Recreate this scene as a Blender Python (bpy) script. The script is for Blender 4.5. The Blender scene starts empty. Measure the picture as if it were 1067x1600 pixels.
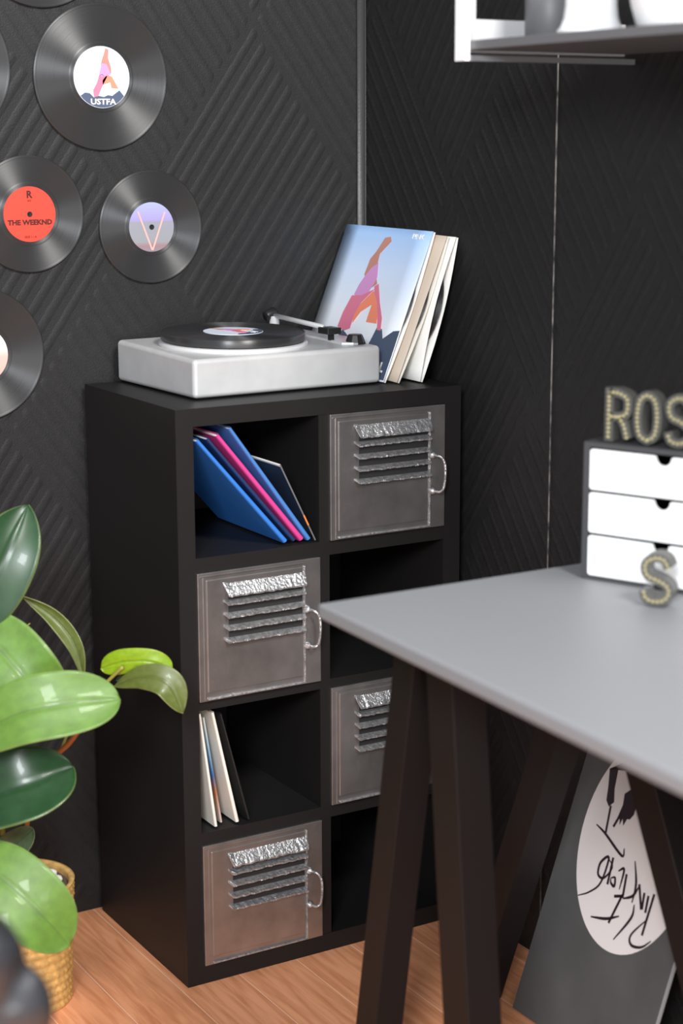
import bpy, bmesh, math, random
import numpy as np
from mathutils import Vector, Matrix
random.seed(7)
D = bpy.data; S = bpy.context.scene; COL = S.collection
PI = math.pi

# ------------------------------------------------------------------ camera
F = 2766.56
CAM = Vector((-1.768, -3.7264, 2.0825)); YAW, PITCH, ROLL = 0.5375, 0.2070, -0.0038
fwd = Vector((math.sin(YAW)*math.cos(PITCH), math.cos(YAW)*math.cos(PITCH), -math.sin(PITCH)))
rgt0 = Vector((math.cos(YAW), -math.sin(YAW), 0)); up0 = rgt0.cross(fwd)
rgt = math.cos(ROLL)*rgt0 + math.sin(ROLL)*up0; upv = -math.sin(ROLL)*rgt0 + math.cos(ROLL)*up0
cd = D.cameras.new('camera'); cam = D.objects.new('camera', cd); COL.objects.link(cam)
M = Matrix((rgt, upv, -fwd)).transposed().to_4x4(); M.translation = CAM; cam.matrix_world = M
cd.sensor_fit = 'VERTICAL'; cd.sensor_height = 36; cd.lens = F*36/1600
cd.clip_start = 0.05
cd.dof.use_dof = True; cd.dof.focus_distance = 4.55; cd.dof.aperture_fstop = 1.8
S.camera = cam

# ------------------------------------------------------------------ world, lights, exposure
w = D.worlds.new('World'); S.world = w; w.use_nodes = True
bg = w.node_tree.nodes['Background']; bg.inputs[0].default_value = (0.93, 0.95, 1.0, 1); bg.inputs[1].default_value = 0.42
def area(name, loc, target, size, power, color=(1, 1, 1)):
    l = D.lights.new(name, 'AREA'); l.shape = 'RECTANGLE'; l.size, l.size_y = size; l.energy = power; l.color = color
    o = D.objects.new(name, l); COL.objects.link(o); o.location = loc
    o.rotation_euler = (Vector(target)-Vector(loc)).to_track_quat('-Z', 'Y').to_euler()
    return o
area('window_light', (0.1, -4.4, 4.9), (0.2, 0.0, 1.0), (1.1, 1.1), 300, (1.0, 0.98, 0.95))
area('side_window_light', (-3.0, -4.5, 3.4), (0.3, 0.0, 0.6), (1.1, 1.1), 300, (0.93, 0.96, 1.0))
area('low_fill_light', (-2.0, -5.6, 1.3), (0.3, 0.0, 0.7), (1.5, 1.0), 70, (1.0, 0.97, 0.94))  # unseen low fill, added to brighten the oval board under the desk
vs = S.view_settings; vs.view_transform = 'Standard'; vs.look = 'None'; vs.gamma = 1; vs.use_curve_mapping = False
vs.exposure = 0.0

# ------------------------------------------------------------------ pixel -> world helper (real depths)
def ray(px, py): return fwd + (px-533.5)/F*rgt - (py-800)/F*upv
def atd(px, py, d): return CAM + ray(px, py)*d                 # axial depth d
def onY(px, py, y): d = ray(px, py); return CAM + d*((y-CAM.y)/d.y)
def onZ(px, py, z): d = ray(px, py); return CAM + d*((z-CAM.z)/d.z)

# ------------------------------------------------------------------ materials
def mat(name, base, rough=0.5, metal=0.0, spec=0.5, bump=None, noise=None, coat=0.0, **kw):
    m = D.materials.new(name); m.use_nodes = True; nt = m.node_tree; b = nt.nodes['Principled BSDF']
    b.inputs['Base Color'].default_value = (*base, 1); b.inputs['Roughness'].default_value = rough
    b.inputs['Metallic'].default_value = metal; b.inputs['Specular IOR Level'].default_value = spec
    b.inputs['Coat Weight'].default_value = coat; b.inputs['Coat Roughness'].default_value = 0.15
    for k, v in kw.items(): b.inputs[k.replace('_', ' ')].default_value = v
    tc = nt.nodes.new('ShaderNodeTexCoord')
    if noise:                                                # (scale, amount)
        n = nt.nodes.new('ShaderNodeTexNoise'); n.inputs['Scale'].default_value = noise[0]; n.inputs['Detail'].default_value = 5
        nt.links.new(tc.outputs['Object'], n.inputs['Vector'])
        mx = nt.nodes.new('ShaderNodeMix'); mx.data_type = 'RGBA'; mx.blend_type = 'MULTIPLY'; mx.inputs[0].default_value = 1
        cr = nt.nodes.new('ShaderNodeMapRange'); cr.inputs['From Min'].default_value = .3; cr.inputs['From Max'].default_value = .7
        cr.inputs['To Min'].default_value = 1-noise[1]; cr.inputs['To Max'].default_value = 1+noise[1]
        nt.links.new(n.outputs[0], cr.inputs[0]); mx.inputs[6].default_value = (*base, 1)
        nt.links.new(cr.outputs[0], mx.inputs[7]); nt.links.new(mx.outputs[2], b.inputs['Base Color'])
    if bump:                                                 # (scale, strength, distance)
        n = nt.nodes.new('ShaderNodeTexNoise'); n.inputs['Scale'].default_value = bump[0]; n.inputs['Detail'].default_value = 3
        nt.links.new(tc.outputs['Object'], n.inputs['Vector'])
        bp = nt.nodes.new('ShaderNodeBump'); bp.inputs['Strength'].default_value = bump[1]; bp.inputs['Distance'].default_value = bump[2]
        nt.links.new(n.outputs[0], bp.inputs['Height']); nt.links.new(bp.outputs[0], b.inputs['Normal'])
    return m
def gradmat(name, stops, axis=1, rough=0.4, coat=0.0):
    """printed gradient along one object axis of the generated box"""
    m = D.materials.new(name); m.use_nodes = True; nt = m.node_tree; b = nt.nodes['Principled BSDF']
    tc = nt.nodes.new('ShaderNodeTexCoord'); sx = nt.nodes.new('ShaderNodeSeparateXYZ'); cr = nt.nodes.new('ShaderNodeValToRGB')
    nt.links.new(tc.outputs['Generated'], sx.inputs[0]); nt.links.new(sx.outputs[axis], cr.inputs[0])
    e = cr.color_ramp.elements
    e[0].position, e[0].color = stops[0][0], (*stops[0][1], 1); e[1].position, e[1].color = stops[-1][0], (*stops[-1][1], 1)
    for p, c in stops[1:-1]:
        q = e.new(p); q.color = (*c, 1)
    nt.links.new(cr.outputs[0], b.inputs['Base Color']); b.inputs['Roughness'].default_value = rough
    b.inputs['Coat Weight'].default_value = coat
    return m

m_wall = mat('black_wallpaper', (0.0135, 0.0135, 0.014), 0.55, spec=0.38, bump=(260, 0.35, 0.002), noise=(60, .12))
m_cove = mat('wallpaper_corner_highlight', (0.035, 0.035, 0.035), 0.42, spec=0.5, bump=(150, 0.3, 0.002))  # lighter than the wall colour, paints in the highlight along the corner fold
m_seam = mat('pale_seam', (0.16, 0.15, 0.14), 0.6, noise=(30, .9))
m_cab = mat('black_brown_laminate', (0.0105, 0.0095, 0.0095), 0.5, spec=0.32, bump=(220, 0.12, 0.001))
m_cabin = mat('black_brown_inside', (0.008, 0.007, 0.007), 0.6, spec=0.25)
m_door = mat('gunmetal_plastic', (0.43, 0.415, 0.41), 0.34, metal=0.9, bump=(70, 0.22, 0.002), noise=(14, .15))
m_doorl = mat('bright_gunmetal', (0.50, 0.50, 0.51), 0.28, metal=0.75, bump=(160, 0.8, 0.004), noise=(90, .35))
m_shade = mat('louver_shade_black', (0.02, 0.02, 0.021), 0.5)  # near black that paints in the shade between door louvers
m_silver = mat('silver_paint', (0.54, 0.54, 0.54), 0.36, metal=0.18, bump=(25, 0.12, 0.004), noise=(18, .05))
m_silver2 = mat('bright_silver', (0.66, 0.66, 0.66), 0.3, metal=0.2)
m_blackp = mat('black_plastic', (0.015, 0.015, 0.016), 0.35)
m_white = mat('white_paint', (0.93, 0.93, 0.93), 0.4)
m_greyp = mat('light_grey_paint', (0.52, 0.52, 0.53), 0.5)
m_shelfd = mat('dark_grey_paint', (0.13, 0.13, 0.135), 0.5)
m_desk = mat('grey_desktop', (0.235, 0.240, 0.252), 0.5, spec=0.5, bump=(180, .05, .001))
m_leg = mat('black_stained_wood', (0.009, 0.007, 0.007), 0.55, spec=0.3, bump=(90, .1, .001))
m_card = mat('ivory_card', (0.78, 0.74, 0.66), 0.55, noise=(9, .05))
m_cardw = mat('white_card', (0.85, 0.84, 0.80), 0.5)
m_tan = mat('tan_card', (0.60, 0.50, 0.40), 0.55)
m_blue = mat('blue_card', (0.035, 0.19, 0.62), 0.42)
m_navy = mat('navy_card', (0.012, 0.035, 0.11), 0.4)
m_pink = mat('magenta_card', (0.62, 0.055, 0.26), 0.42)
m_blue2 = mat('mid_blue_card', (0.06, 0.20, 0.52), 0.42)
m_teal = mat('grey_teal_card', (0.22, 0.30, 0.32), 0.5)
m_bkcard = mat('black_card', (0.012, 0.012, 0.013), 0.45)
m_clear = mat('clear_dark_plastic', (0.10, 0.10, 0.11), 0.12, Transmission_Weight=0.85, Alpha=0.6)
m_dframe = mat('dark_grey_box', (0.055, 0.055, 0.058), 0.5)
m_letter = mat('grey_letter_metal', (0.11, 0.108, 0.10), 0.45, metal=0.3)
m_bead = mat('warm_bead', (0.42, 0.37, 0.20), 0.35)
m_pebble = mat('white_pebble', (0.82, 0.80, 0.74), 0.45)
m_soil = mat('potting_soil', (0.10, 0.07, 0.05), 0.9)
m_rope = mat('straw_rope', (0.60, 0.36, 0.115), 0.7, noise=(60, .25), bump=(200, .4, .002))
m_stem = mat('rust_stem', (0.42, 0.13, 0.03), 0.5)
m_petiole = mat('olive_petiole', (0.28, 0.27, 0.05), 0.5)
m_board = mat('dark_grey_print', (0.085, 0.088, 0.088), 0.5, noise=(7, .12))
m_bedge = mat('pale_board_edge', (0.35, 0.35, 0.36), 0.5)
m_ovalw = mat('white_print', (0.80, 0.77, 0.76), 0.55)
m_ink = mat('black_ink', (0.02, 0.008, 0.014), 0.5)
m_leather = mat('black_leather', (0.022, 0.023, 0.027), 0.36, spec=0.8, bump=(25, .3, .01))

def leafmat(name, c, c2, rough=0.48):
    m = D.materials.new(name); m.use_nodes = True; nt = m.node_tree; b = nt.nodes['Principled BSDF']
    at = nt.nodes.new('ShaderNodeAttribute'); at.attribute_name = 'leafuv'
    sx = nt.nodes.new('ShaderNodeSeparateXYZ'); nt.links.new(at.outputs['Vector'], sx.inputs[0])
    ab = nt.nodes.new('ShaderNodeMath'); ab.operation = 'ABSOLUTE'; nt.links.new(sx.outputs[1], ab.inputs[0])
    cr = nt.nodes.new('ShaderNodeValToRGB'); e = cr.color_ramp.elements
    e[0].position, e[0].color = 0.0, (c[0]*.75, c[1]*.72, c[2]*.8, 1); e[1].position, e[1].color = 1.0, (*c2, 1)
    q = e.new(.06); q.color = (*c, 1); q = e.new(.93); q.color = (*c, 1)
    nt.links.new(ab.outputs[0], cr.inputs[0])
    n = nt.nodes.new('ShaderNodeTexNoise'); n.inputs['Scale'].default_value = 9
    mx = nt.nodes.new('ShaderNodeMix'); mx.data_type = 'RGBA'; mx.blend_type = 'MULTIPLY'; mx.inputs[0].default_value = .5
    nt.links.new(cr.outputs[0], mx.inputs[6]); nt.links.new(n.outputs[0], mx.inputs[7])
    hs = nt.nodes.new('ShaderNodeHueSaturation'); hs.inputs['Value'].default_value = 1.05
    nt.links.new(mx.outputs[2], hs.inputs['Color']); nt.links.new(hs.outputs[0], b.inputs['Base Color'])
    b.inputs['Roughness'].default_value = rough; b.inputs['Coat Weight'].default_value = .08
    b.inputs['Subsurface Weight'].default_value = .08; b.inputs['Subsurface Radius'].default_value = (.01, .02, .005)
    return m
m_leafb = leafmat('bright_leaf', (0.135, 0.27, 0.038), (0.22, 0.34, 0.09))
m_leafd = leafmat('dark_leaf', (0.020, 0.070, 0.022), (0.15, 0.22, 0.06), .36)
m_leafo = leafmat('olive_leaf', (0.12, 0.155, 0.03), (0.25, 0.27, 0.09), .4)
m_leafy = leafmat('lime_leaf', (0.25, 0.40, 0.010), (0.3, 0.38, 0.03), .4)
m_leafm = leafmat('grey_green_leaf', (0.09, 0.16, 0.065), (0.2, 0.26, 0.12), .4)

def wood_floor():
    m = D.materials.new('orange_wood'); m.use_nodes = True; nt = m.node_tree; b = nt.nodes['Principled BSDF']
    tc = nt.nodes.new('ShaderNodeTexCoord'); geo = nt.nodes.new('ShaderNodeNewGeometry')
    oi = nt.nodes.new('ShaderNodeObjectInfo')
    mp = nt.nodes.new('ShaderNodeMapping'); mp.inputs['Scale'].default_value = (34, 2.6, 1)
    nt.links.new(geo.outputs['Position'], mp.inputs['Vector'])
    n = nt.nodes.new('ShaderNodeTexNoise'); n.inputs['Scale'].default_value = 1.6; n.inputs['Detail'].default_value = 7; n.inputs['Distortion'].default_value = .6
    nt.links.new(mp.outputs[0], n.inputs['Vector'])
    cr = nt.nodes.new('ShaderNodeValToRGB'); e = cr.color_ramp.elements
    e[0].position, e[0].color = .33, (0.64, 0.245, 0.110, 1); e[1].position, e[1].color = .62, (0.86, 0.385, 0.195, 1)
    nt.links.new(n.outputs[0], cr.inputs[0])
    hv = nt.nodes.new('ShaderNodeHueSaturation'); mr = nt.nodes.new('ShaderNodeMapRange')
    mr.inputs['To Min'].default_value = .9; mr.inputs['To Max'].default_value = 1.08
    nt.links.new(oi.outputs['Random'], mr.inputs[0]); nt.links.new(mr.outputs[0], hv.inputs['Value'])
    nt.links.new(cr.outputs[0], hv.inputs['Color']); nt.links.new(hv.outputs[0], b.inputs['Base Color'])
    b.inputs['Roughness'].default_value = .55
    return m
m_floor = wood_floor()
m_joint = mat('pale_floor_joint', (0.92, 0.60, 0.42), 0.6)

def vinylmat(name='vinyl_grooves', rough=.40):
    m = D.materials.new(name); m.use_nodes = True; nt = m.node_tree; b = nt.nodes['Principled BSDF']
    b.inputs['Base Color'].default_value = (0.022, 0.022, 0.023, 1); b.inputs['Roughness'].default_value = rough
    b.inputs['Anisotropic'].default_value = 0.95; b.inputs['Anisotropic Rotation'].default_value = 0.25; b.inputs['Specular IOR Level'].default_value = 1.0
    tg = nt.nodes.new('ShaderNodeTangent'); tg.direction_type = 'RADIAL'; tg.axis = 'Z'
    nt.links.new(tg.outputs[0], b.inputs['Tangent'])
    tc = nt.nodes.new('ShaderNodeTexCoord'); ln = nt.nodes.new('ShaderNodeVectorMath'); ln.operation = 'LENGTH'
    nt.links.new(tc.outputs['Object'], ln.inputs[0])
    n = nt.nodes.new('ShaderNodeTexNoise'); n.noise_dimensions = '1D'; n.inputs['Scale'].default_value = 260
    nt.links.new(ln.outputs['Value'], n.inputs['W'])
    mr = nt.nodes.new('ShaderNodeMapRange'); mr.inputs['To Min'].default_value = rough-.06; mr.inputs['To Max'].default_value = rough+.12
    nt.links.new(n.outputs[0], mr.inputs[0]); nt.links.new(mr.outputs[0], b.inputs['Roughness'])
    return m
m_vinyl = vinylmat()

# ------------------------------------------------------------------ object helpers
def tag(o, label=None, cat=None, group=None, kind=None):
    if label: o['label'] = label
    if cat: o['category'] = cat
    if group: o['group'] = group
    if kind: o['kind'] = kind
    return o
def thing(name, label, cat, loc=(0, 0, 0), rot=(0, 0, 0), group=None):
    o = D.objects.new(name, None); COL.objects.link(o); o.empty_display_size = .05
    o.location = loc; o.rotation_euler = rot
    return tag(o, label, cat, group)
def obj(name, bm, m, parent=None, smooth=False, matrix=None, bevel=None, label=None, kind=None):
    me = D.meshes.new(name)
    if matrix is not None: bm.transform(matrix)
    bmesh.ops.recalc_face_normals(bm, faces=bm.faces)
    bm.to_mesh(me); bm.free()
    for x in (m if isinstance(m, (list, tuple)) else [m]): me.materials.append(x)
    if smooth: me.shade_smooth()
    o = D.objects.new(name, me); COL.objects.link(o)
    if parent: o.parent = parent
    if bevel:
        md = o.modifiers.new('bevel', 'BEVEL'); md.width = bevel; md.segments = 3; md.limit_method = 'ANGLE'
    tag(o, label, kind=kind)
    return o
def box(x0, x1, y0, y1, z0, z1, bm=None, mi=0):
    bm = bm or bmesh.new()
    v = [bm.verts.new(c) for c in ((x0, y0, z0), (x1, y0, z0), (x1, y1, z0), (x0, y1, z0), (x0, y0, z1), (x1, y0, z1), (x1, y1, z1), (x0, y1, z1))]
    for f in ((0, 3, 2, 1), (4, 5, 6, 7), (0, 1, 5, 4), (1, 2, 6, 5), (2, 3, 7, 6), (3, 0, 4, 7)):
        bm.faces.new([v[i] for i in f]).material_index = mi
    return bm
def hexa(a, b, bm=None):
    """solid between two quads a (4 pts) and b (4 pts)"""
    bm = bm or bmesh.new(); va = [bm.verts.new(p) for p in a]; vb = [bm.verts.new(p) for p in b]
    bm.faces.new(va); bm.faces.new(vb[::-1])
    for i in range(4): bm.faces.new([va[i], va[(i+1) % 4], vb[(i+1) % 4], vb[i]])
    return bm
def prism(poly, z0, z1, bm=None, mi=0):
    """polygon in local XY extruded along Z"""
    bm = bm or bmesh.new()
    a = [bm.verts.new((x, y, z0)) for x, y in poly]; b = [bm.verts.new((x, y, z1)) for x, y in poly]
    fs = [bm.faces.new(a[::-1]), bm.faces.new(b)]
    n = len(poly)
    for i in range(n): fs.append(bm.faces.new([a[i], a[(i+1) % n], b[(i+1) % n], b[i]]))
    for f in fs: f.material_index = mi
    return bm
def lathe(prof, n=64, bm=None, axis=(0, 0)):
    bm = bm or bmesh.new(); rings = []
    for r, z in prof:
        if r < 1e-6: rings.append([bm.verts.new((axis[0], axis[1], z))])
        else: rings.append([bm.verts.new((axis[0]+r*math.cos(2*PI*k/n), axis[1]+r*math.sin(2*PI*k/n), z)) for k in range(n)])
    for a, b in zip(rings, rings[1:]):
        for k in range(n):
            if len(a) == 1 and len(b) == 1: continue
            if len(a) == 1: bm.faces.new([a[0], b[(k+1) % n], b[k]])
            elif len(b) == 1: bm.faces.new([a[k], a[(k+1) % n], b[0]])
            else: bm.faces.new([a[k], a[(k+1) % n], b[(k+1) % n], b[k]])
    return bm
def tube(pts, r, n=10, bm=None):
    bm = bm or bmesh.new(); pts = [Vector(p) for p in pts]; rings = []
    rr = r if isinstance(r, (list, tuple)) else [r]*len(pts)
    up = Vector((0.13, 0.21, 1)).normalized()
    for i, p in enumerate(pts):
        t = (pts[min(i+1, len(pts)-1)]-pts[max(i-1, 0)]).normalized()
        a = t.cross(up)
        if a.length < .05: a = t.cross(Vector((1, 0, 0)))
        a.normalize(); b = t.cross(a)
        rings.append([bm.verts.new(p+rr[i]*(math.cos(2*PI*k/n)*a+math.sin(2*PI*k/n)*b)) for k in range(n)])
    for a, b in zip(rings, rings[1:]):
        for k in range(n): bm.faces.new([a[k], a[(k+1) % n], b[(k+1) % n], b[k]])
    bm.faces.new(rings[0][::-1]); bm.faces.new(rings[-1])
    return bm
def bez(p, n=16):
    """Catmull-Rom through points"""
    p = [Vector(q) for q in p]; q = [2*p[0]-p[1]]+p+[2*p[-1]-p[-2]]; out = []
    for i in range(1, len(q)-2):
        for k in range(n):
            t = k/n; a, b, c, d = q[i-1], q[i], q[i+1], q[i+2]
            out.append(.5*((2*b)+(c-a)*t+(2*a-5*b+4*c-d)*t*t+(3*b-a-3*c+d)*t**3))
    out.append(p[-1]); return out
def text(s, size, m, parent, matrix, name='lettering', bold=0.0, extr=.0006, align='CENTER', sx=1.0, label=None, shear=0):
    c = D.curves.new(name, 'FONT'); c.body = s; c.size = size; c.align_x = align; c.align_y = 'CENTER'
    c.offset = bold; c.extrude = extr; c.resolution_u = 2; c.shear = shear
    t = D.objects.new('tmp', c); COL.objects.link(t)
    dg = bpy.context.evaluated_depsgraph_get(); dg.update()
    me = D.meshes.new_from_object(t.evaluated_get(dg)); D.objects.remove(t); me.materials.clear(); me.materials.append(m)
    me.transform(matrix @ Matrix.Diagonal((sx, 1, 1, 1))); me.name = name
    o = D.objects.new(name, me); COL.objects.link(o); o.parent = parent; tag(o, label)
    return o
def stroke(pts, wd, z0=0, z1=.0008, bm=None, taper=False):
    """flat ink stroke in local XY"""
    bm = bm or bmesh.new()
    P = bez([(x, y, 0) for x, y in pts], 5) if len(pts) > 2 else [Vector((x, y, 0)) for x, y in pts]
    top = []; n = len(P)
    for i, p in enumerate(P):
        t = (P[min(i+1, n-1)]-P[max(i-1, 0)]).normalized(); s = Vector((-t.y, t.x, 0))
        h = wd/2*((.35+.65*math.sin(PI*(i+.5)/n)) if taper else 1)
        top.append((bm.verts.new(p+s*h+Vector((0, 0, z1))), bm.verts.new(p-s*h+Vector((0, 0, z1)))))
    for a, b in zip(top, top[1:]): bm.faces.new([a[0], a[1], b[1], b[0]])
    return bm

# ------------------------------------------------------------------ relief wallpaper walls
WY, WX, ZT = 0.56, 0.86, 2.95
def relief(u, v, kx=.052, slope=1.42, cells=14, ph=(0, 0)):
    """embossed chevrons: ridges of two directions on a skewed chequer of parallelograms; u,v numpy in metres"""
    a = (u + v/slope - ph[0])/kx; b = (u - v/slope - ph[1])/kx          # a const along '\', b const along '/'
    ca, cb = np.floor(a/cells), np.floor(b/cells)
    sel = np.mod(ca+cb, 2) > .5
    q = np.where(sel, b, a); edge = np.minimum.reduce([np.mod(a, cells), cells-np.mod(a, cells), np.mod(b, cells), cells-np.mod(b, cells)])
    r = np.abs(np.mod(q, 1)-.5)*2                                       # 0 at ridge, 1 at groove
    h = np.clip((1-r)*1.5, 0, 1); h = h*h*(3-2*h)
    return h*np.clip(edge*3, 0, 1)
def wall(name, origin, du, L, flip, ph, hh=.0029):
    nu, nv = int(L/.0085), int(ZT/.0095)
    us = np.linspace(0, L, nu+1); vs_ = np.linspace(0, ZT, nv+1)
    U, V = np.meshgrid(us, vs_); Hh = relief(U, V, ph=ph)*hh
    Hh[V < .03] = 0
    du = np.array(du, float); nrm = np.array(flip, float)
    P = np.array(origin, float)+U[..., None]*du+V[..., None]*np.array([0, 0, 1.])+(Hh-hh)[..., None]*nrm
    me = D.meshes.new(name); idx = np.arange((nu+1)*(nv+1)).reshape(nv+1, nu+1)
    q = np.stack([idx[:-1, :-1], idx[:-1, 1:], idx[1:, 1:], idx[1:, :-1]], -1).reshape(-1, 4)
    me.from_pydata(P.reshape(-1, 3).tolist(), [], q.tolist()); me.materials.append(m_wall); me.shade_smooth()
    o = D.objects.new(name, me); COL.objects.link(o); tag(o, kind='structure'); return o
XL, YN = -2.6, -3.2
wall('wall_back', (XL, WY, 0), (1, 0, 0), WX-XL, (0, -1, 0), (0.0+(0.52+2.397/1.42)-XL, 0.487-2.347/1.42-XL))
wall('wall_right', (WX, WY, 0), (0, -1, 0), WY-YN, (-1, 0, 0), ((WY+.59)+1.98/1.42, (WY+.595)-1.867/1.42-.05), .0060)
# wall slabs behind the paper (give the walls thickness)
o = obj('trim_1', box(XL, WX+.05, WY+.001, WY+.05, -.04, ZT), m_wall); tag(o, kind='structure')
o = obj('trim_2', box(WX+.001, WX+.05, YN, WY, -.04, ZT), m_wall); tag(o, kind='structure')
# rounded paper fold in the corner
bm = bmesh.new(); R_ = .018; pr = []
for k in range(9):
    t = PI/2*k/8; pr.append((WX-.004-R_+R_*math.sin(t)+.001, WY-.004-R_+R_*math.cos(t)))
pr.append((WX, WY))
prism(pr, 0, ZT, bm); o = obj('trim_3', bm, m_cove, smooth=False); tag(o, kind='structure')
for p in o.data.polygons: p.use_smooth = abs(p.normal.z) < .5
# thin paper seam on the right wall
o = obj('trim_4', box(WX-.0062, WX-.003, -.323, -.3205, .05, 2.4), m_seam); tag(o, kind='structure')

# ------------------------------------------------------------------ floor of planks running away from the camera
fl = obj('floor', box(XL, WX, YN-.6, WY, -.04, -.0006), m_joint); tag(fl, kind='structure')
pw = .165; x = .145-pw*17; k = 0; cache = {}
while x < WX-.002:
    x0, x1 = max(x, XL), min(x+pw, WX-.0005)
    ys = [WY-.001]+[WY-.001-1.0-((k*.61) % .9)-1.35*j for j in range(0, 5)]
    ys = [t for t in ys if t > YN-.6]+[YN-.6]
    for a, b in zip(ys, ys[1:]):
        if a-b < .03: continue
        bm = box(x0+.0014, x1-.0014, b+.0012, a-.0012, -.0005, 0)
        obj('plank', bm, m_floor, fl)
    x += pw; k += 1

# ------------------------------------------------------------------ cube shelving unit
CW, CD, CH = .8124, .54, 1.465
L0, L1, R0, R1 = .0459, .3888, .418, .7605
zt = [1.4216, 1.0656, .7188, .3694]; zb = [1.1013, .7411, .401, .0483]
cab = thing('shelving_unit', 'tall black brown cube shelving unit with eight compartments standing in the corner', 'shelf')
obj('side_panel', box(0, L0, 0, CD, .0, CH-.0434), m_cab, cab)
obj('side_panel', box(R1, CW, 0, CD, .0, CH-.0434), m_cab, cab)
obj('top_panel', box(0, CW, 0, CD, CH-.0434, CH), m_cab, cab)
obj('bottom_panel', box(L0, R1, 0, CD, 0, .0483), m_cab, cab)
obj('back_panel', box(L0, R1, CD-.012, CD-.002, .0483, CH-.0434), m_cabin, cab)
obj('divider', box(L1, R0, .001, CD-.012, .0483, CH-.0434), m_cab, cab)
for i in range(3):
    obj('shelf', box(L0, L1, .001, CD-.012, zt[i+1], zb[i]), m_cab, cab)
    obj('shelf', box(R0, R1, .001, CD-.012, zt[i+1], zb[i]), m_cab, cab)

# ------------------------------------------------------------------ locker doors (inserts standing in the compartments)
def locker_door(x0, x1, z0, z1, label, seed, rot=0):
    rnd = random.Random(seed); Wd, Hd = x1-x0, z1-z0
    t = thing('locker_door_insert', label, 'locker door', (x0, 0, z0), (0, 0, rot), 'locker door fronts in the cube shelves')
    obj('door_panel', box(0, Wd, -.006, .010, 0, Hd), m_door, t, bevel=.0015)
    obj('inner_panel', box(.022, Wd-.052, -.0085, -.004, .022, Hd-.018), m_door, t, bevel=.002)
    obj('rail', box(Wd-.050, Wd-.046, -.011, -.005, .003, Hd-.016), m_doorl, t, bevel=.001)
    obj('rail', box(.014, .0165, -.0085, -.005, .003, Hd-.008), m_door, t)
    obj('bottom_ledge', box(.022, Wd-.05, -.0125, -.005, .004, .0085), m_doorl, t, bevel=.001)
    obj('top_ledge', box(.006, Wd-.05, -.008, -.005, Hd-.010, Hd-.007), m_door, t)
    lx0, lx1 = .074, .290
    for k in range(5):
        bm = bmesh.new(); zc = Hd-.028-.0315*k-(0 if k == 0 else .014); h = .030 if k == 0 else .007; out = .022 if k == 0 else .018; n = 26
        rows = []
        for i in range(n+1):
            f = i/n; xx = lx0+(lx1-lx0)*f; j = rnd.uniform(-.0011, .0011); j2 = rnd.uniform(-.001, .001)
            e = .010 if i == 0 else (0 if i < n else -.004)
            ins = -.014 if i == 0 else (.008 if i == n else 0)
            rows.append([bm.verts.new((xx+ins*.6, -.006, zc+e*.4)), bm.verts.new((xx, -.006-out+j, zc-h+j2)),
                         bm.verts.new((xx, -.006-out+j, zc-h-.0042+j2)), bm.verts.new((xx+ins*.6, -.006, zc-.006+e*.4))])
        for a, b in zip(rows, rows[1:]):
            for q in range(4): bm.faces.new([a[q], a[(q+1) % 4], b[(q+1) % 4], b[q]])
        bm.faces.new(rows[0]); bm.faces.new(rows[-1][::-1])
        obj('louver', bm, m_doorl, t)
        if k: obj('shade_strip', box(lx0+.006, lx1-.004, -.0105, -.006, zc+.001, zc+.019), m_shade, t)  # dark strip on the panel standing in for shade between louvers
    hz1, hz0, hx = Hd-.128, Hd-.222, Wd-.040
    h = obj('handle', tube(bez([(hx, -.010, hz1), (hx+.010, -.030, hz1-.002), (hx+.019, -.036, hz1-.018), (hx+.021, -.037, (hz0+hz1)/2),
                            (hx+.017, -.036, hz0+.012), (hx+.008, -.030, hz0+.0005), (hx, -.010, hz0+.001)], 6), .0037, 8), m_doorl, t, True)
    for z in (hz0, hz1):
        obj('mount', lathe([(0, -.004), (.009, -.003), (.0105, .0), (.008, .005), (.0045, .009), (0, .010)], 14), m_doorl, h, True,
            Matrix.Translation((hx, -.009, z)) @ Matrix.Rotation(PI/2, 4, 'X'))
    return t
locker_door(.4185, .760, 1.102, 1.4205, 'gunmetal louvered locker door front in the top right compartment, under the white album', 1, math.radians(.0))
locker_door(.0465, .388, .742, 1.0645, 'grey louvered locker door front in the left compartment just under the blue sleeves', 2)
locker_door(.4185, .760, .402, .7175, 'gunmetal louvered locker door front partly hidden behind the dark desk leg', 3)
locker_door(.0465, .388, .049, .3685, 'brownish louvered locker door front in the bottom left compartment nearest the floor', 4)

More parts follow.
